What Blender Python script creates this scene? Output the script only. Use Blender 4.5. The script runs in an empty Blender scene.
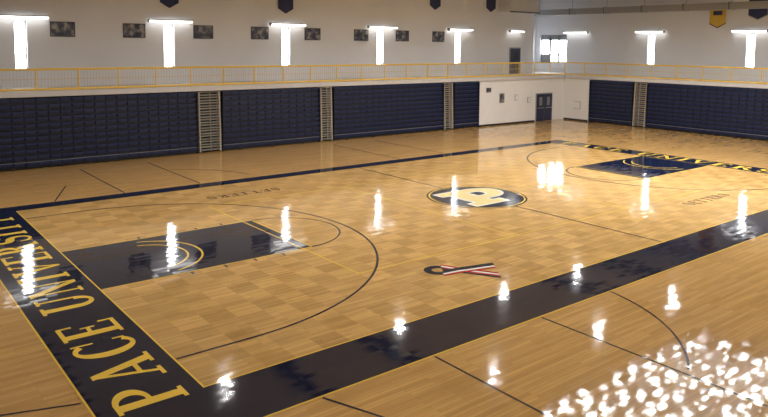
import bpy, math, random
from mathutils import Vector, Matrix
random.seed(4)
sc=bpy.context.scene
sc.view_settings.view_transform='Standard'
sc.view_settings.exposure=0.5
# ------------------------------------------------------------ materials
def newmat(name):
    m=bpy.data.materials.new(name); m.use_nodes=True
    nt=m.node_tree; b=nt.nodes.get('Principled BSDF')
    return m,nt,b
def N(nt,t,**k):
    n=nt.nodes.new(t)
    for a,v in k.items(): setattr(n,a,v)
    return n
def pmat(name,col,rough=.5,metal=0,var=.08,scale=3.0,bump=0.0,spec=.5):
    m,nt,b=newmat(name)
    tc=N(nt,'ShaderNodeTexCoord'); no=N(nt,'ShaderNodeTexNoise'); no.inputs['Scale'].default_value=scale; no.inputs['Detail'].default_value=4
    nt.links.new(tc.outputs['Object'],no.inputs['Vector'])
    mx=N(nt,'ShaderNodeMix',data_type='RGBA')
    mx.inputs[6].default_value=(*[c*(1-var) for c in col],1); mx.inputs[7].default_value=(*[min(1,c*(1+var)) for c in col],1)
    nt.links.new(no.outputs['Fac'],mx.inputs[0]); nt.links.new(mx.outputs[2],b.inputs['Base Color'])
    b.inputs['Roughness'].default_value=rough; b.inputs['Metallic'].default_value=metal
    b.inputs['Specular IOR Level'].default_value=spec
    if bump:
        bp=N(nt,'ShaderNodeBump'); bp.inputs['Strength'].default_value=bump; bp.inputs['Distance'].default_value=.02
        nt.links.new(no.outputs['Fac'],bp.inputs['Height']); nt.links.new(bp.outputs[0],b.inputs['Normal'])
    return m
def emat(name,col,st):
    m,nt,b=newmat(name)
    b.inputs['Base Color'].default_value=(*col,1); b.inputs['Emission Color'].default_value=(*col,1); b.inputs['Emission Strength'].default_value=st
    return m
def gloss_normal(nt,b,cell=(.36,.13,10),tilt=.0145):
    """varnish waviness plus the small tilt of each board (shared by everything painted on the floor)"""
    tc=N(nt,'ShaderNodeTexCoord')
    n1=N(nt,'ShaderNodeTexNoise'); n1.inputs['Scale'].default_value=1.6; n1.inputs['Detail'].default_value=1
    nt.links.new(tc.outputs['Object'],n1.inputs['Vector'])
    bp=N(nt,'ShaderNodeBump'); bp.inputs['Strength'].default_value=1; bp.inputs['Distance'].default_value=.0004
    nt.links.new(n1.outputs['Fac'],bp.inputs['Height'])
    sn=N(nt,'ShaderNodeVectorMath',operation='SNAP'); sn.inputs[1].default_value=cell
    nt.links.new(tc.outputs['Object'],sn.inputs[0])
    wn=N(nt,'ShaderNodeTexWhiteNoise',noise_dimensions='3D'); nt.links.new(sn.outputs[0],wn.inputs['Vector'])
    sb=N(nt,'ShaderNodeVectorMath',operation='SUBTRACT'); sb.inputs[1].default_value=(.5,.5,.5)
    nt.links.new(wn.outputs['Color'],sb.inputs[0])
    ml=N(nt,'ShaderNodeVectorMath',operation='MULTIPLY'); ml.inputs[1].default_value=(tilt,tilt,0)
    nt.links.new(sb.outputs[0],ml.inputs[0])
    aa=N(nt,'ShaderNodeVectorMath',operation='ADD'); nt.links.new(bp.outputs[0],aa.inputs[0]); nt.links.new(ml.outputs[0],aa.inputs[1])
    nn=N(nt,'ShaderNodeVectorMath',operation='NORMALIZE'); nt.links.new(aa.outputs[0],nn.inputs[0])
    nt.links.new(nn.outputs[0],b.inputs['Normal'])
ROUGH=.055
def wood(name,base,parquet=False,plank=(1.6,.083)):
    m,nt,b=newmat(name)
    tc=N(nt,'ShaderNodeTexCoord')
    br=N(nt,'ShaderNodeTexBrick'); br.offset=.37; br.inputs['Scale'].default_value=1
    br.inputs['Brick Width'].default_value=plank[0]; br.inputs['Row Height'].default_value=plank[1]
    br.inputs['Mortar Size'].default_value=.002; br.inputs['Bias'].default_value=0
    br.inputs['Color1'].default_value=(.88,.85,.80,1); br.inputs['Color2'].default_value=(1.1,1.1,1.08,1); br.inputs['Mortar'].default_value=(.6,.5,.4,1)
    nt.links.new(tc.outputs['Object'],br.inputs['Vector'])
    mp=N(nt,'ShaderNodeMapping'); mp.inputs['Scale'].default_value=(.5,5,1)
    nt.links.new(tc.outputs['Object'],mp.inputs['Vector'])
    no=N(nt,'ShaderNodeTexNoise'); no.inputs['Scale'].default_value=1.6; no.inputs['Detail'].default_value=6; no.inputs['Roughness'].default_value=.65
    nt.links.new(mp.outputs[0],no.inputs['Vector'])
    cr=N(nt,'ShaderNodeMapRange'); cr.inputs[1].default_value=.3; cr.inputs[2].default_value=.7; cr.inputs[3].default_value=.88; cr.inputs[4].default_value=1.10
    nt.links.new(no.outputs['Fac'],cr.inputs[0])
    m1=N(nt,'ShaderNodeMix',data_type='RGBA',blend_type='MULTIPLY'); m1.inputs[0].default_value=1
    m1.inputs[6].default_value=(*base,1); nt.links.new(br.outputs['Color'],m1.inputs[7])
    m2=N(nt,'ShaderNodeVectorMath',operation='SCALE'); nt.links.new(m1.outputs[2],m2.inputs[0]); nt.links.new(cr.outputs[0],m2.inputs['Scale'])
    last=m2.outputs[0]
    if parquet:
        S=.61
        ck=N(nt,'ShaderNodeTexChecker'); ck.inputs['Scale'].default_value=1/S
        ck.inputs['Color1'].default_value=(1.07,1.07,1.07,1); ck.inputs['Color2'].default_value=(.925,.91,.885,1)
        off=N(nt,'ShaderNodeVectorMath',operation='ADD'); off.inputs[1].default_value=(.01,.01,.31)
        nt.links.new(tc.outputs['Object'],off.inputs[0]); nt.links.new(off.outputs[0],ck.inputs['Vector'])
        sn=N(nt,'ShaderNodeVectorMath',operation='SNAP'); sn.inputs[1].default_value=(S,S,10)
        nt.links.new(off.outputs[0],sn.inputs[0])
        wn=N(nt,'ShaderNodeTexWhiteNoise',noise_dimensions='3D'); nt.links.new(sn.outputs[0],wn.inputs['Vector'])
        r=N(nt,'ShaderNodeMapRange'); r.inputs[3].default_value=.925; r.inputs[4].default_value=1.07
        nt.links.new(wn.outputs['Value'],r.inputs[0])
        m3=N(nt,'ShaderNodeVectorMath',operation='SCALE'); nt.links.new(last,m3.inputs[0]); nt.links.new(r.outputs[0],m3.inputs['Scale'])
        m4=N(nt,'ShaderNodeVectorMath',operation='MULTIPLY'); nt.links.new(m3.outputs[0],m4.inputs[0]); nt.links.new(ck.outputs['Color'],m4.inputs[1]); last=m4.outputs[0]
    nt.links.new(last,b.inputs['Base Color'])
    b.inputs['Roughness'].default_value=ROUGH
    gloss_normal(nt,b)
    return m
M_floor=wood('maple_floor',(.62,.375,.135))
M_court=wood('maple_court_parquet',(.665,.415,.150),parquet=True)
def paint(name,col,rough=ROUGH):
    m,nt,b=newmat(name); b.inputs['Base Color'].default_value=(*col,1); b.inputs['Roughness'].default_value=rough
    gloss_normal(nt,b); return m
P_navy=paint('paint_navy',(.007,.012,.038)); P_yel=paint('paint_yellow',(.95,.64,.09)); P_dark=paint('paint_dark_line',(.04,.035,.05))
P_cream=paint('paint_cream',(.92,.76,.36))
P_white=paint('paint_white',(.90,.89,.85)); P_red=paint('paint_red',(.5,.03,.03)); P_brown=paint('paint_faded_line',(.22,.12,.06))
M_wall=pmat('painted_block_wall',(.72,.73,.76),.7,var=.05,scale=.6)
M_lowwall=pmat('white_painted_wall',(.84,.83,.81),.6,var=.05,scale=1)
M_ceil=pmat('ceiling_paint',(.60,.59,.57),.8,var=.05)
M_steel=pmat('dark_steel',(.10,.105,.12),.5,.3)
M_duct=pmat('galvanised_duct',(.30,.30,.31),.5,.2)
M_grey=pmat('grey_metal',(.42,.41,.39),.45,.5)
M_beige=pmat('step_beige',(.45,.40,.32),.5)
M_navy=pmat('seat_navy_plastic',(.012,.025,.095),.38,var=.15,scale=8)
M_navyd=pmat('riser_dark',(.006,.009,.022),.5)
M_yel=pmat('rail_yellow',(.85,.57,.08),.45)
M_tan=pmat('baluster_cream',(.66,.54,.30),.5)
M_conc=pmat('slab_concrete',(.60,.59,.58),.7,bump=.2)
M_frame=pmat('window_frame',(.25,.25,.26),.5)
M_door=pmat('door_navy',(.02,.03,.075),.4)
M_black=pmat('black_trim',(.015,.015,.017),.4)
M_gold=pmat('banner_gold',(.62,.42,.07),.8,scale=12)
M_bnavy=pmat('banner_navy',(.03,.04,.11),.8,scale=12)
E_win=emat('window_daylight',(.93,.97,1.0),8)
E_tube=emat('fluorescent_tube',(1,.98,.94),2.5)
E_bay=emat('high_bay_lens',(1,.98,.95),490)
E_glare=emat('glare_panel_glow',(.95,.98,1.0),50)  # glow of the added ceiling panel that makes the floor glare
def poster_mat():
    m,nt,b=newmat('poster_print')
    tc=N(nt,'ShaderNodeTexCoord'); no=N(nt,'ShaderNodeTexNoise'); no.inputs['Scale'].default_value=3.2; no.inputs['Detail'].default_value=5
    nt.links.new(tc.outputs['Object'],no.inputs['Vector'])
    cr=N(nt,'ShaderNodeValToRGB'); e=cr.color_ramp.elements
    e[0].position=.38; e[0].color=(.02,.025,.05,1); e[1].position=.65; e[1].color=(.35,.32,.28,1)
    x=e.new(.5); x.color=(.08,.085,.12,1)
    nt.links.new(no.outputs['Fac'],cr.inputs[0]); nt.links.new(cr.outputs[0],b.inputs['Base Color']); b.inputs['Roughness'].default_value=.35
    return m
M_poster=poster_mat()
# ------------------------------------------------------------ mesh builder
class B:
    def __init__(s): s.v=[];s.f=[];s.m=[];s.mats=[]
    def mi(s,mat):
        if mat not in s.mats: s.mats.append(mat)
        return s.mats.index(mat)
    def poly(s,pts,mat):
        i=len(s.v); s.v+= [tuple(p) for p in pts]; s.f.append(tuple(range(i,i+len(pts)))); s.m.append(s.mi(mat))
    def box(s,x0,x1,y0,y1,z0,z1,mat):
        i=len(s.v); k=s.mi(mat)
        s.v+=[(x0,y0,z0),(x1,y0,z0),(x1,y1,z0),(x0,y1,z0),(x0,y0,z1),(x1,y0,z1),(x1,y1,z1),(x0,y1,z1)]
        for f in ((3,2,1,0),(4,5,6,7),(0,1,5,4),(1,2,6,5),(2,3,7,6),(3,0,4,7)):
            s.f.append(tuple(i+a for a in f)); s.m.append(k)
    def lathe(s,cx,cy,prof,mat,n=24,caps=True):
        k=s.mi(mat); i=len(s.v)
        for r,z in prof:
            for a in range(n): t=2*math.pi*a/n; s.v.append((cx+r*math.cos(t),cy+r*math.sin(t),z))
        for j in range(len(prof)-1):
            for a in range(n):
                b=(a+1)%n; s.f.append((i+j*n+a,i+j*n+b,i+(j+1)*n+b,i+(j+1)*n+a)); s.m.append(k)
        if caps: s.f.append(tuple(i+a for a in reversed(range(n)))); s.m.append(k)
    def rod(s,p,q,r,mat,n=8):
        p=Vector(p);q=Vector(q);d=(q-p).normalized(); a=d.orthogonal().normalized(); c=d.cross(a); k=s.mi(mat); i=len(s.v)
        for P in (p,q):
            for j in range(n): t=2*math.pi*j/n; s.v.append(tuple(P+r*(math.cos(t)*a+math.sin(t)*c)))
        for j in range(n): b=(j+1)%n; s.f.append((i+j,i+b,i+n+b,i+n+j)); s.m.append(k)
        s.f.append(tuple(i+j for j in reversed(range(n)))); s.m.append(k); s.f.append(tuple(i+n+j for j in range(n))); s.m.append(k)
    def done(s,name,parent=None):
        me=bpy.data.meshes.new(name); me.from_pydata(s.v,[],s.f)
        for m in s.mats: me.materials.append(m)
        me.polygons.foreach_set('material_index',s.m); me.update()
        o=bpy.data.objects.new(name,me); sc.collection.objects.link(o)
        if parent: o.parent=parent
        return o
def empty(name):
    o=bpy.data.objects.new(name,None); sc.collection.objects.link(o); return o
# ------------------------------------------------------------ dimensions
CL,CW=28.65,15.24
XL,YF=-12.0,-11.8          # walls near the photographer
YW,XW=26.7,44.0            # upper walls
YB,XB=23.4,40.3            # bleacher faces / mezzanine edge
ZS0,ZS,ZC=3.25,3.5,9.8
YA=29.4; XA=40.4           # alcove
b=B(); b.box(XL-.3,XW+.3,YF-.3,YA+.3,-.3,0,M_floor); b.done('floor')
# ------------------------------------------------------------ court markings
court=empty('basketball_court')
def flat(b,pts,z,mat):
    a=0
    for i in range(len(pts)):
        x0,y0=pts[i][:2]; x1,y1=pts[(i+1)%len(pts)][:2]; a+=x0*y1-x1*y0
    if a<0: pts=pts[::-1]
    b.poly([(p[0],p[1],z) for p in pts],mat)
def rect(b,x0,x1,y0,y1,z,mat): flat(b,[(x0,y0),(x1,y0),(x1,y1),(x0,y1)],z,mat)
def arc(b,cx,cy,r,a0,a1,w,z,mat,n=64):
    for i in range(n):
        t0=math.radians(a0+(a1-a0)*i/n); t1=math.radians(a0+(a1-a0)*(i+1)/n)
        flat(b,[(cx+(r-w/2)*math.cos(t0),cy+(r-w/2)*math.sin(t0)),(cx+(r+w/2)*math.cos(t0),cy+(r+w/2)*math.sin(t0)),
                (cx+(r+w/2)*math.cos(t1),cy+(r+w/2)*math.sin(t1)),(cx+(r-w/2)*math.cos(t1),cy+(r-w/2)*math.sin(t1))],z,mat)
def line(b,p,q,w,z,mat):
    d=Vector((q[0]-p[0],q[1]-p[1])); n=Vector((-d.y,d.x)).normalized()*w/2
    flat(b,[(p[0]+n.x,p[1]+n.y),(q[0]+n.x,q[1]+n.y),(q[0]-n.x,q[1]-n.y),(p[0]-n.x,p[1]-n.y)],z,mat)
def disc(b,cx,cy,r,z,mat,n=64): flat(b,[(cx+r*math.cos(2*math.pi*i/n),cy+r*math.sin(2*math.pi*i/n)) for i in range(n)],z,mat)
b=B(); rect(b,0,CL,0,CW,.002,M_court); b.done('court_panels',court)
BW=1.68; SW=1.42; FW=.75
b=B(); z=.004
rect(b,-BW,0,-SW,CW+FW,z,P_navy); rect(b,CL,CL+1.4,-SW,CW+FW,z,P_navy)
rect(b,0,CL,-SW,0,z,P_navy); rect(b,0,CL,CW,CW+FW,z,P_navy)
for s,x0 in ((1,0),(-1,CL)):
    rect(b,min(x0,x0+s*5.79),max(x0,x0+s*5.79),5.79,9.45,z,P_navy)
b.done('border_bands_and_keys',court)
b=B(); z=.006; w=.035
rect(b,w,CL-w,0,w,z,P_yel); rect(b,w,CL-w,CW-w,CW,z,P_yel); rect(b,0,w,0,CW,z,P_yel); rect(b,CL-w,CL,0,CW,z,P_yel)
rect(b,-BW-w,-BW,-SW-w,CW+FW+w,z,P_yel); rect(b,-BW,CL+1.4,-SW-w,-SW,z,P_yel)
rect(b,CL+1.4,CL+1.4+w,-SW-w,CW+FW+w,z,P_yel)
rect(b,CL/2-.03,CL/2+.03,w,CW-w,z,P_dark)
R3=6.32
for s,x0 in ((1,0),(-1,CL)):
    hx=x0+s*1.575; off=0 if s==1 else 180
    arc(b,hx,7.62,R3,off-90,off+90,.06,z+.0006,P_dark,96)
    for y in (7.62-R3,7.62+R3): line(b,(x0+s*.05,y),(hx,y),.06,z,P_dark)
    fx=x0+s*5.79
    arc(b,fx,7.62,1.83,off-90,off+90,.05,z+.0012,P_dark)
    for r in (1.22,1.6): arc(b,hx,7.62,r,off-75,off+75,.055,z,P_yel)
    for y in (5.79,9.45): line(b,(x0+s*.05,y),(fx,y),.04,z,P_yel)
    line(b,(fx,5.79),(fx,9.45),.04,z+.0008,P_yel)
    for yy,sg in ((5.79,-1),(9.45,1)):
        for d in (2.2,3.1,3.95,4.8): line(b,(x0+s*d,yy+sg*.03),(x0+s*d,yy+sg*.22),.06,z,P_dark)
vx0,vx1,vy0,vy1=5.5,23.15,3.12,12.12
for k,(p,q) in enumerate((((vx0,vy0),(vx1,vy0)),((vx0,vy1),(vx1,vy1)),((vx0,vy0),(vx0,vy1)),((vx1,vy0),(vx1,vy1)),((11.3,vy0),(11.3,vy1)),((17.3,vy0),(17.3,vy1)))):
    line(b,p,q,.04,.0045+.0002*k,P_yel)
b.done('court_lines',court)
b=B()
for sy,y0,y1 in ((-1,-SW-.06,-8.2),(1,CW+FW+.06,22.2)):
    for x in (3.87,6.93,17.5,20.6): line(b,(x,y0),(x,y1),.05,.004,P_dark)
    for cx in (5.0,): arc(b,cx,-.6 if sy<0 else 15.84,4.55,sy*10.6,sy*62,.05,.0046,P_dark,40)
    line(b,(1.4,y0),(2.4,y0+sy*2.6),.05,.004,P_dark)
line(b,(-1.75,.7),(-3.6,1.35),.05,.004,P_dark)
b.done('practice_court_lines',court)
# ---- serif alphabet (unit height)
def box2(x0,x1,y0,y1): return [(x0,y0),(x1,y0),(x1,y1),(x0,y1)]
def band(cx,cy,ro,ri,a0,a1,n=14):
    o=[]
    for i in range(n):
        t0=math.radians(a0+(a1-a0)*i/n); t1=math.radians(a0+(a1-a0)*(i+1)/n)
        o.append([(cx+ro[0]*math.cos(t0),cy+ro[1]*math.sin(t0)),(cx+ro[0]*math.cos(t1),cy+ro[1]*math.sin(t1)),(cx+ri[0]*math.cos(t1),cy+ri[1]*math.sin(t1)),(cx+ri[0]*math.cos(t0),cy+ri[1]*math.sin(t0))])
    return o
def stem(x,t=.2,sv=.08): return [box2(x,x+t,0,1),box2(x-sv,x+t+sv,0,.07),box2(x-sv,x+t+sv,.93,1)]
def sweep(pts,ws):
    o=[];n=len(pts);L=[]
    for i in range(n):
        a=Vector(pts[max(i-1,0)]);c=Vector(pts[min(i+1,n-1)]);d=(c-a).normalized();nn=Vector((-d.y,d.x))*ws[i]/2;p=Vector(pts[i]);L.append((p+nn,p-nn))
    for i in range(n-1): o.append([tuple(L[i][0]),tuple(L[i+1][0]),tuple(L[i+1][1]),tuple(L[i][1])])
    return o
def Sletter():
    pts=[];ws=[]
    for i in range(13): t=math.radians(20+ i*(230/12)); pts.append((.38+.25*math.cos(t),.735+.225*math.sin(t)))
    for i in range(13): t=math.radians(90- i*(250/12)); pts.append((.40+.26*math.cos(t),.275+.235*math.sin(t)))
    n=len(pts)
    for i in range(n): ws.append(.08+.13*math.exp(-((i-12.5)/5.5)**2))
    return sweep(pts,ws)+[box2(.60,.66,.68,.97),box2(.10,.16,.03,.32)]
GL={
'P':(.78,stem(.1)+band(.3,.73,(.42,.27),(.22,.19),-90,90)),
'A':(.95,[[(.44,1),(.54,1),(.20,0),(.12,0)],[(.40,1),(.56,1),(.88,0),(.66,0)],box2(.24,.72,.28,.36),box2(0,.32,0,.07),box2(.56,.97,0,.07)]),
'C':(.86,band(.46,.5,(.42,.5),(.21,.42),48,312,22)+[box2(.70,.76,.62,.98),box2(.70,.76,.10,.30)]),
'E':(.80,stem(.1)+[box2(.2,.72,0,.08),box2(.2,.70,.92,1),box2(.2,.52,.47,.54),box2(.66,.73,0,.28),box2(.64,.71,.74,1),box2(.48,.54,.38,.63)]),
'U':(.95,[box2(.12,.32,.3,1),box2(.02,.42,.93,1),box2(.72,.80,.3,1),box2(.62,.92,.93,1)]+band(.46,.32,(.34,.33),(.16,.24),180,360)),
'N':(.95,[box2(.12,.20,0,1),box2(.74,.82,0,1),[(.04,1),(.26,1),(.82,0),(.66,0)],box2(.02,.30,0,.07),box2(.64,.94,.93,1)]),
'I':(.40,stem(.1)),
'V':(.92,[[(.08,1),(.30,1),(.54,0),(.44,0)],[(.76,1),(.84,1),(.54,0),(.46,0)],box2(0,.38,.93,1),box2(.66,.94,.93,1)]),
'R':(.88,stem(.1)+band(.3,.75,(.38,.25),(.18,.17),-90,90)+[[(.36,.52),(.54,.52),(.88,0),(.66,0)],box2(.62,.94,0,.07)]),
'S':(.74,Sletter()),
'T':(.84,[box2(.32,.52,0,1),box2(.22,.62,0,.07),box2(.04,.80,.92,1),box2(.04,.10,.70,1),box2(.74,.80,.70,1)]),
'Y':(.92,[box2(.36,.56,0,.48),box2(.26,.66,0,.07),[(.06,1),(.28,1),(.56,.44),(.36,.44)],[(.78,1),(.86,1),(.56,.46),(.46,.44)],box2(0,.36,.93,1),box2(.66,.94,.93,1)]),
' ':(.45,[]),
}
DZ=.00018
def text(b,s,org,dr,up,h,length,z,mat):
    tot=sum(GL[c][0]+.14 for c in s)-.14
    k=length/tot/h; u=0
    for c in s:
        w,ps=GL[c]
        for i,p in enumerate(ps):
            flat(b,[(org[0]+dr[0]*(u+x)*k*h+up[0]*y*h, org[1]+dr[1]*(u+x)*k*h+up[1]*y*h) for x,y in p],z+i*DZ,mat)
        u+=w+.14
b=B()
text(b,'PACE UNIVERSITY',(-.27,-.1),(0,1),(-1,0),1.12,14.8,.007,P_yel)
text(b,'PACE UNIVERSITY',(CL+.2,CW-.2),(0,-1),(1,0),1.0,14.8,.007,P_yel)
text(b,'SETTERS',(9.0,13.5),(-1,0),(0,-1),.45,3.0,.007,P_brown)
text(b,'SETTERS',(19.6,1.9),(1,0),(0,1),.45,3.0,.007,P_brown)
b.done('court_lettering',court)
# centre logo
b=B(); cx,cy=CL/2,CW/2
disc(b,cx,cy,1.9,.0085,P_navy); arc(b,cx,cy,1.80,0,360,.06,.010,P_yel,72)
def bigP(b,k,z,mat,dx=0,dy=0,g=0):
    S=[box2(-.78-g,.22+g,-.98-g,-.64+g),box2(-.56-g,-.02+g,-.98-g,.98+g),box2(-.78-g,.24,.60-g,.98+g),box2(-.1,.24,-.34-g,.02+g)]
    S+=[[(x+.22,y+.32) for x,y in p] for p in band(0,0,(.66+g,.66+g),(.24-g,.31-g),-90,90)]
    for i,p in enumerate(S): flat(b,[(cx+dx+x*k*1.35,cy+dy+y*k) for x,y in p],z+i*DZ,mat)
bigP(b,1.14,.011,P_white,.12,0,.08); bigP(b,1.14,.016,P_cream,.12,0,0)
b.done('centre_logo',court)
# ribbon
b=B()
def rb(pts,wd,mat,z):
    for i,p in enumerate(sweep(pts,[wd]*len(pts))): flat(b,p,z+i*DZ*.3,mat)
def T(u,v,o=(7.75,1.75),a=math.radians(-37)):
    u*=1.0; v*=1.5
    return (o[0]+u*math.cos(a)-v*math.sin(a),o[1]+u*math.sin(a)+v*math.cos(a))
loop=[T(-.60+.28*math.cos(t),.17*math.sin(t)) for t in [math.radians(50+i*20) for i in range(14)]]
rb(loop,.20,P_navy,.008)
for k,(o,m) in enumerate(((-.105,P_navy),(-.035,P_red),(.035,P_white),(.105,P_red))):
    rb([T(-.5,.17+o),T(-.1,0.02+o),T(.9,-.26+o)],.09,m,.010+k*.0003)
for k,(o,m) in enumerate(((-.105,P_red),(-.035,P_white),(.035,P_navy),(.105,P_navy))):
    rb([T(-.5,-.17+o),T(-.1,-.02+o),T(.9,.26+o)],.09,m,.012+k*.0003)
b.done('ribbon_emblem',court)
# ------------------------------------------------------------ walls
winX=[2.5+7.32*i for i in range(5)]; winY=[18.32,10.99,3.66,-3.67]
WZ0,WZ1,WH=4.34,6.7,.28
def wallX(name,x0,x1,y0,y1,holes,mat):
    b=B(); c=x0
    for h0,h1 in sorted(holes):
        b.box(c,h0,y0,y1,0,ZC,mat); b.box(h0,h1,y0,y1,0,WZ0,mat); b.box(h0,h1,y0,y1,WZ1,ZC,mat); c=h1
    b.box(c,x1,y0,y1,0,ZC,mat); return b.done(name)
def wallY(name,y0,y1,x0,x1,holes,mat):
    b=B(); c=y0
    for h0,h1 in sorted(holes):
        b.box(x0,x1,c,h0,0,ZC,mat); b.box(x0,x1,h0,h1,0,WZ0,mat); b.box(x0,x1,h0,h1,WZ1,ZC,mat); c=h1
    b.box(x0,x1,c,y1,0,ZC,mat); return b.done(name)
wallX('wall_back',XL,XA,YW,YW+.3,[(x-WH,x+WH) for x in winX],M_wall)
wallY('wall_right',YF,YA,XW,XW+.3,[(y-WH,y+WH) for y in winY]+[(26.1,28.9)],M_wall)
b=B(); b.box(XA-.3,XA,YW+.3,YA,0,ZC,M_wall); b.box(XA-.3,XW+.3,YA,YA+.3,0,ZC,M_wall); b.done('wall_alcove')
b=B(); b.box(XL-.3,XL,YF-.3,YW+.3,0,ZC,M_wall); b.done('wall_left')
b=B(); b.box(XL,XW+.3,YF-.3,YF,0,ZC,M_wall); b.done('wall_front')
b=B(); b.box(30.85,XB+.3,YB+.12,YB+.3,0,ZS0,M_lowwall); b.box(30.85,31.0,YB+.3,YW,0,ZS0,M_lowwall); b.done('wall_back_lower')
b=B(); b.box(XB+.1,XB+.3,21.15,YB+.12,0,ZS0,M_lowwall); b.box(XB+.3,XW,21.15,21.3,0,ZS0,M_lowwall); b.done('wall_right_lower')
b=B(); b.box(30.9,36.9,YB+.09,YB+.12,0,.12,M_black); b.done('baseboard_back')
b=B(); b.box(XB+.07,XB+.1,21.2,YB+.05,0,.12,M_black); b.done('baseboard_right')
# windows
wi=0
for x in winX:
    wi+=1; b=B(); y=YW+.2
    b.poly([(x-WH,y,WZ0),(x+WH,y,WZ0),(x+WH,y,WZ1),(x-WH,y,WZ1)],E_win)
    for a0,a1,c0,c1 in ((x-WH,x-WH+.05,WZ0,WZ1),(x+WH-.05,x+WH,WZ0,WZ1),(x-WH,x+WH,WZ0,WZ0+.06),(x-WH,x+WH,WZ1-.05,WZ1),(x-WH,x+WH,5.0,5.04)): b.box(a0,a1,y-.06,y-.005,c0,c1,M_frame)
    b.done('window_%d'%wi)
for y0,y1 in [(y-WH,y+WH) for y in winY]+[(26.1,28.9)]:
    wi+=1; b=B(); x=XW+.2
    b.poly([(x,y0,WZ0),(x,y1,WZ0),(x,y1,WZ1),(x,y0,WZ1)][::-1],E_win)
    L=[(y0,y0+.05,WZ0,WZ1),(y1-.05,y1,WZ0,WZ1),(y0,y1,WZ0,WZ0+.06),(y0,y1,WZ1-.05,WZ1),(y0,y1,5.0,5.04)]
    if y1-y0>2: L+=[(y0+.85,y0+1.0,WZ0,WZ1),(y0+1.75,y0+1.95,WZ0,WZ1),(y0,y1,6.25,WZ1),(y0+1.95,y1,WZ0,5.0)]
    for a0,a1,c0,c1 in L: b.box(x-.06,x-.005,a0,a1,c0,c1,M_frame)
    b.done('window_%d'%wi)
# wall lights
def wlight(b,ax,c,wall,half=1.15):
    def bx(a0,a1,d0,d1,z0,z1,m):
        if ax=='x': b.box(c+a0,c+a1,wall-d1,wall-d0,z0,z1,m)
        else: b.box(wall-d1,wall-d0,c+a0,c+a1,z0,z1,m)
    q=6.92
    bx(-half,half,.15,.4,q,q+.06,M_grey); bx(-half,half,.17,.38,q-.1,q-.003,E_tube)
    bx(-half-.02,-half,.13,.42,q-.12,q+.07,M_grey); bx(half,half+.02,.13,.42,q-.12,q+.07,M_grey)
    for a in (-half*.6,half*.6): bx(a-.03,a+.03,0,.15,q-.02,q+.04,M_grey)
for x in winX+[38.0]: b=B(); wlight(b,'x',x,YW,1.2 if x<35 else .8); b.done('wall_light_fixture')
for y in winY+[25.0]: b=B(); wlight(b,'y',y,XW); b.done('wall_light_fixture')
for x in (4.4,7.94,11.8,15.35,19.05,22.85,26.4,29.8):
    b=B(); z0=5.97; b.box(x-.58,x+.58,YW-.04,YW,z0,z0+.75,M_black); b.poly([(x-.54,YW-.045,z0+.04),(x+.54,YW-.045,z0+.04),(x+.54,YW-.045,z0+.71),(x-.54,YW-.045,z0+.71)],M_poster); b.done('framed_picture')
# banners
def banner(ax,c,wall,w,z0,z1,mat,edge):
    b=B()
    def P(a,d,z): return (c+a,wall-d,z) if ax=='x' else (wall-d,c-a,z)
    n=8
    for i in range(n):
        a0=-w/2+w*i/n;a1=a0+w/n; d0=.06+.015*math.sin(i*1.9);d1=.06+.015*math.sin((i+1)*1.9)
        za=z0+.3*abs(a0)/(w/2); zb=z0+.3*abs(a1)/(w/2)
        b.poly([P(a0,d0,za),P(a1,d1,zb),P(a1,d1,z1),P(a0,d0,z1)],mat)
        b.poly([P(a0,d0+.004,za),P(a1,d1+.004,zb),P(a1,d1+.004,zb+.07),P(a0,d0+.004,za+.07)],edge)
    zm=z0+(z1-z0)*.55
    b.poly([P(-w*.28,.085,zm),P(w*.28,.085,zm),P(w*.28,.085,zm+.3),P(-w*.28,.085,zm+.3)],edge)
    b.rod(P(-w/2-.05,.06,z1),P(w/2+.05,.06,z1),.02,M_grey)
    b.done('championship_banner')
for x,zb in ((9.85,7.6),(17.1,7.55),(29.4,8.25),(35.2,8.3)): banner('x',x,YW,1.05,zb,9.3,M_bnavy,M_bnavy)
banner('y',13.3,XW,1.15,7.1,8.75,M_gold,M_bnavy); banner('y',10.6,XW,1.25,7.6,9.3,M_bnavy,M_grey)
# doors
b=B(); y=YB+.12
b.box(37.0,38.95,y-.05,y,0,2.16,M_grey); b.box(37.08,37.95,y-.08,y-.05,.02,2.08,M_door); b.box(38.0,38.87,y-.08,y-.05,.02,2.08,M_door)
b.box(37.35,37.7,y-.085,y-.08,1.2,1.85,M_frame); b.box(38.25,38.6,y-.085,y-.08,1.2,1.85,M_frame); b.box(37.15,37.85,y-.13,y-.09,1.0,1.05,M_grey); b.box(38.1,38.8,y-.13,y-.09,1.0,1.05,M_grey)
b.done('door_1')
b=B(); b.box(37.5,38.8,YW-.05,YW,ZS,ZS+2.1,M_frame); b.box(37.6,38.7,YW-.08,YW-.05,ZS+.02,ZS+2.0,M_door); b.box(38.0,38.4,YW-.085,YW-.08,ZS+1.2,ZS+1.7,M_black); b.done('door_2')
for x,z0,w,h in ((31.8,2.4,.5,.35),(33.2,1.6,.5,.7),(34.8,1.7,.35,.45),(36.2,1.5,.3,.4)):
    b=B(); b.box(x-w/2,x+w/2,YB+.08,YB+.12,z0,z0+h,M_grey); b.box(x-w/2+.03,x+w/2-.03,YB+.075,YB+.08,z0+.03,z0+h-.03,M_lowwall if w<.4 else M_poster); b.done('notice_board')
b=B(); b.box(XB+.04,XB+.1,21.9,22.5,.9,1.5,M_grey); b.box(XB+.0,XB+.04,21.93,22.47,.93,1.47,M_lowwall); b.done('electrical_cabinet')
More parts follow.
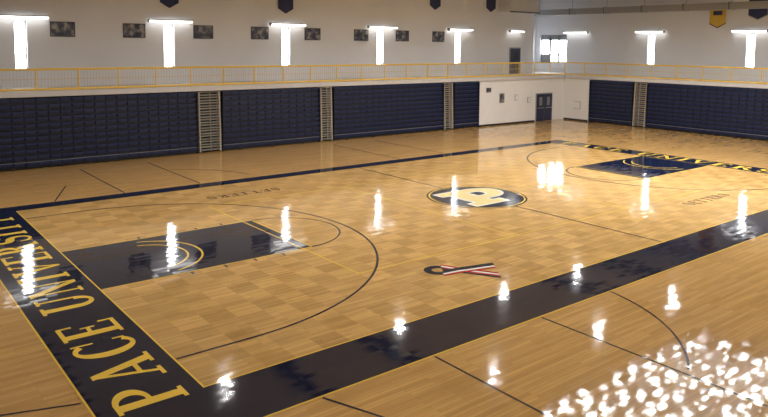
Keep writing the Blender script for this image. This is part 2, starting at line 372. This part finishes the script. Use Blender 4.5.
# ------------------------------------------------------------ mezzanine
b=B()
b.box(XL,XB,YB,YW,ZS0,ZS,M_conc); b.box(XB,XW,YF,YW,ZS0,ZS,M_conc); b.box(XA,XW,YW,YA,ZS0,ZS,M_conc)
b.done('mezzanine_floor')
b=B()
yr=YB+.06; xr=XB+.06
def railrun(p,q):
    p=Vector(p);q=Vector(q);L=(q-p).length; d=(q-p)/L
    def pt(s,z): v=p+d*s; return (v.x,v.y,z)
    b.rod(pt(0,ZS+.98),pt(L,ZS+.98),.05,M_yel); b.rod(pt(0,ZS+.54),pt(L,ZS+.54),.015,M_tan,6)
    b.rod(pt(0,ZS+.08),pt(L,ZS+.08),.05,M_yel)
    n=int(L/1.8)
    for i in range(n+1): s=L*i/n; b.rod(pt(s,ZS),pt(s,ZS+.98),.03,M_yel)
    n=int(L/.14)
    for i in range(n): s=L*(i+.5)/n; b.rod(pt(s,ZS+.1),pt(s,ZS+.98),.009,M_tan,4)
railrun((XL,yr,0),(xr,yr,0)); railrun((xr,yr,0),(xr,YF,0))
b.done('mezzanine_railing')
# ------------------------------------------------------------ bleachers
def bleach(name,ax,blocks,aisles,face):
    b=B(); rows=11; ph=(ZS0-.1)/rows
    def bx(a0,a1,d0,d1,z0,z1,m):
        if ax=='x': b.box(a0,a1,face+d0,face+d1,z0,z1,m)
        else: b.box(face+d0,face+d1,a0,a1,z0,z1,m)
    for a0,a1 in blocks:
        bx(a0,a1,.32,1.6,0.0,ZS0-.08,M_navyd)
        n=max(1,round((a1-a0)/.5)); sw=(a1-a0)/n
        for r in range(rows):
            z=.05+r*ph; o=.012*r
            bx(a0,a1,o+.10,o+.33,z,z+ph*.42,M_navyd)
            for i in range(n):
                s0=a0+i*sw+.012; s1=a0+(i+1)*sw-.012
                bx(s0,s1,o+.0,o+.34,z+ph*.62,z+ph*.93,M_navy)
                bx(s0+.03,s1-.03,o+.05,o+.34,z+ph*.40,z+ph*.62,M_navy)
            bx(a0,a1,o+.04,o+.3,z+ph*.93,z+ph*.97,M_grey if r in(0,) else M_navyd)
        bx(a0,a0+.03,.02,1.6,0,ZS0-.08,M_navyd); bx(a1-.03,a1,.02,1.6,0,ZS0-.08,M_navyd)
        for i in range(int((a1-a0)/2)):
            bx(a0+1+i*2-.06,a0+1+i*2+.06,.05,.2,0,.1,M_black)
    for a0,a1 in aisles:
        bx(a0,a1,.45,1.6,0,ZS0-.08,M_navyd)
        for r in range(rows):
            z=.05+r*ph; o=.012*r
            bx(a0+.06,a1-.06,o+.05,o+.45,z+ph*.80,z+ph*.95,M_beige)
            bx(a0+.15,a1-.15,o+.0,o+.3,z+ph*.28,z+ph*.42,M_grey)
            bx(a0+.10,a0+.17,o+.02,o+.4,z,z+ph,M_beige); bx(a1-.17,a1-.10,o+.02,o+.4,z,z+ph,M_beige)
        m=(a0+a1)/2
        if ax=='x': b.rod((m,face-.02,.1),(m,face+.1,ZS0-.1),.025,M_grey)
        else: b.rod((face-.02,m,.1),(face+.1,m,ZS0-.1),.025,M_grey)
    return b.done(name)
bleach('retractable_bleachers','x',[(-9,-.6),(.4,10.0),(11.4,17.5),(18.5,27.4),(28.4,30.8)],[(-.6,.4),(10,11.4),(17.5,18.5),(27.4,28.4)],YB)
bleach('retractable_bleachers','y',[(17.45,21.1),(6.0,16.3),(-6,4.7)],[(16.3,17.45),(4.7,6.0)],XB)
# ------------------------------------------------------------ ceiling
SX0,SX1,SY0,SY1=17.6,31.6,.7,7.5
b=B()
for r in ((XL-.3,SX0,YF-.3,YA+.3),(SX1,XW+.3,YF-.3,YA+.3),(SX0,SX1,YF-.3,SY0),(SX0,SX1,SY1,YA+.3)): b.box(r[0],r[1],r[2],r[3],ZC,ZC+.2,M_ceil)
b.done('ceiling')
b=B()
b.poly([(SX0,SY0,ZC+.1),(SX0,SY1,ZC+.1),(SX1,SY1,ZC+.1),(SX1,SY0,ZC+.1)],E_glare)  # added glowing panel out of view, mirrored as glitter in the near floor
n=11
for i in range(n+1): x=SX0+(SX1-SX0)*i/n; b.box(x-.40,x+.40,SY0,SY1,ZC-.02,ZC+.06,M_steel)
for i in range(7): y=SY0+(SY1-SY0)*i/6; b.box(SX0,SX1,y-.36,y+.36,ZC-.02,ZC+.05,M_steel)  # wide ribs shaped to split the panel's floor reflection into specks
b.done('glare_panel')
for i,x in enumerate((-5,3,11.5,16.8,32.2,38.2)):
    b=B(); Y1=YW if x<38 else YW-1.3; b.box(x-.12,x+.12,YF,Y1,9.35,9.4,M_steel); b.box(x-.12,x+.12,YF,Y1,9.73,9.79,M_steel); b.box(x-.02,x+.02,YF,Y1,9.4,9.73,M_steel); b.done('roof_beam')
b=B(); b.box(42.0,42.8,YF,YA,8.3,8.75,M_duct)
for i in range(12): y=YF+1+i*3.2; b.box(41.97,42.83,y,y+.06,8.28,8.78,M_steel); b.rod((42.4,y+.03,8.75),(42.4,y+.03,9.8),.015,M_steel,6)
b.done('ventilation_duct')
b=B(); b.box(36.1,39.6,YW-1.2,YW,8.35,ZC-.01,M_conc); b.box(36.1,39.6,YW-1.25,YW-1.2,8.3,8.4,M_steel); b.done('soffit')
# high bay lights
for (x,y) in [(8.1,16.4),(18.1,16.7),(26.0,16.5),(32.9,16.3),(8.1,10),(18.1,10.0),(26.0,9.9),(33.2,9.8),(8.1,3.4),(34.2,3.4),(-2,9),(-2,16),(0,-6),(17,-7),(30,-6)]:
    b=B(); b.lathe(x,y,[(.05,9.3),(.08,9.2),(.10,9.12),(.19,9.0),(.20,8.97)],M_grey)
    n=24; b.poly([(x+.175*math.cos(-2*math.pi*i/n),y+.175*math.sin(-2*math.pi*i/n),8.985) for i in range(n)],E_bay)
    b.rod((x,y,9.28),(x,y,9.8),.02,M_steel)
    b.done('high_bay_light')
# ------------------------------------------------------------ world
w=bpy.data.worlds.new('w'); sc.world=w; w.use_nodes=True
w.node_tree.nodes['Background'].inputs[0].default_value=(.7,.8,1,1); w.node_tree.nodes['Background'].inputs[1].default_value=1
# ------------------------------------------------------------ camera
loc=(-4.5669,-10.5877,5.741); yaw,pitch,roll=.898,-.0865,.0097; F=693.76
f=Vector((math.cos(yaw)*math.cos(pitch),math.sin(yaw)*math.cos(pitch),math.sin(pitch)))
r=Vector((math.sin(yaw),-math.cos(yaw),0)); u=r.cross(f)
r2=math.cos(roll)*r+math.sin(roll)*u; u2=-math.sin(roll)*r+math.cos(roll)*u
cam=bpy.data.cameras.new('camera'); co=bpy.data.objects.new('camera',cam); sc.collection.objects.link(co)
M=Matrix((( r2.x,u2.x,-f.x,loc[0]),(r2.y,u2.y,-f.y,loc[1]),(r2.z,u2.z,-f.z,loc[2]),(0,0,0,1)))
co.matrix_world=M; cam.sensor_width=36; cam.lens=F*36/768; cam.clip_end=200
cam.shift_x=-3.456/768; cam.shift_y=-103.82/768
sc.camera=co
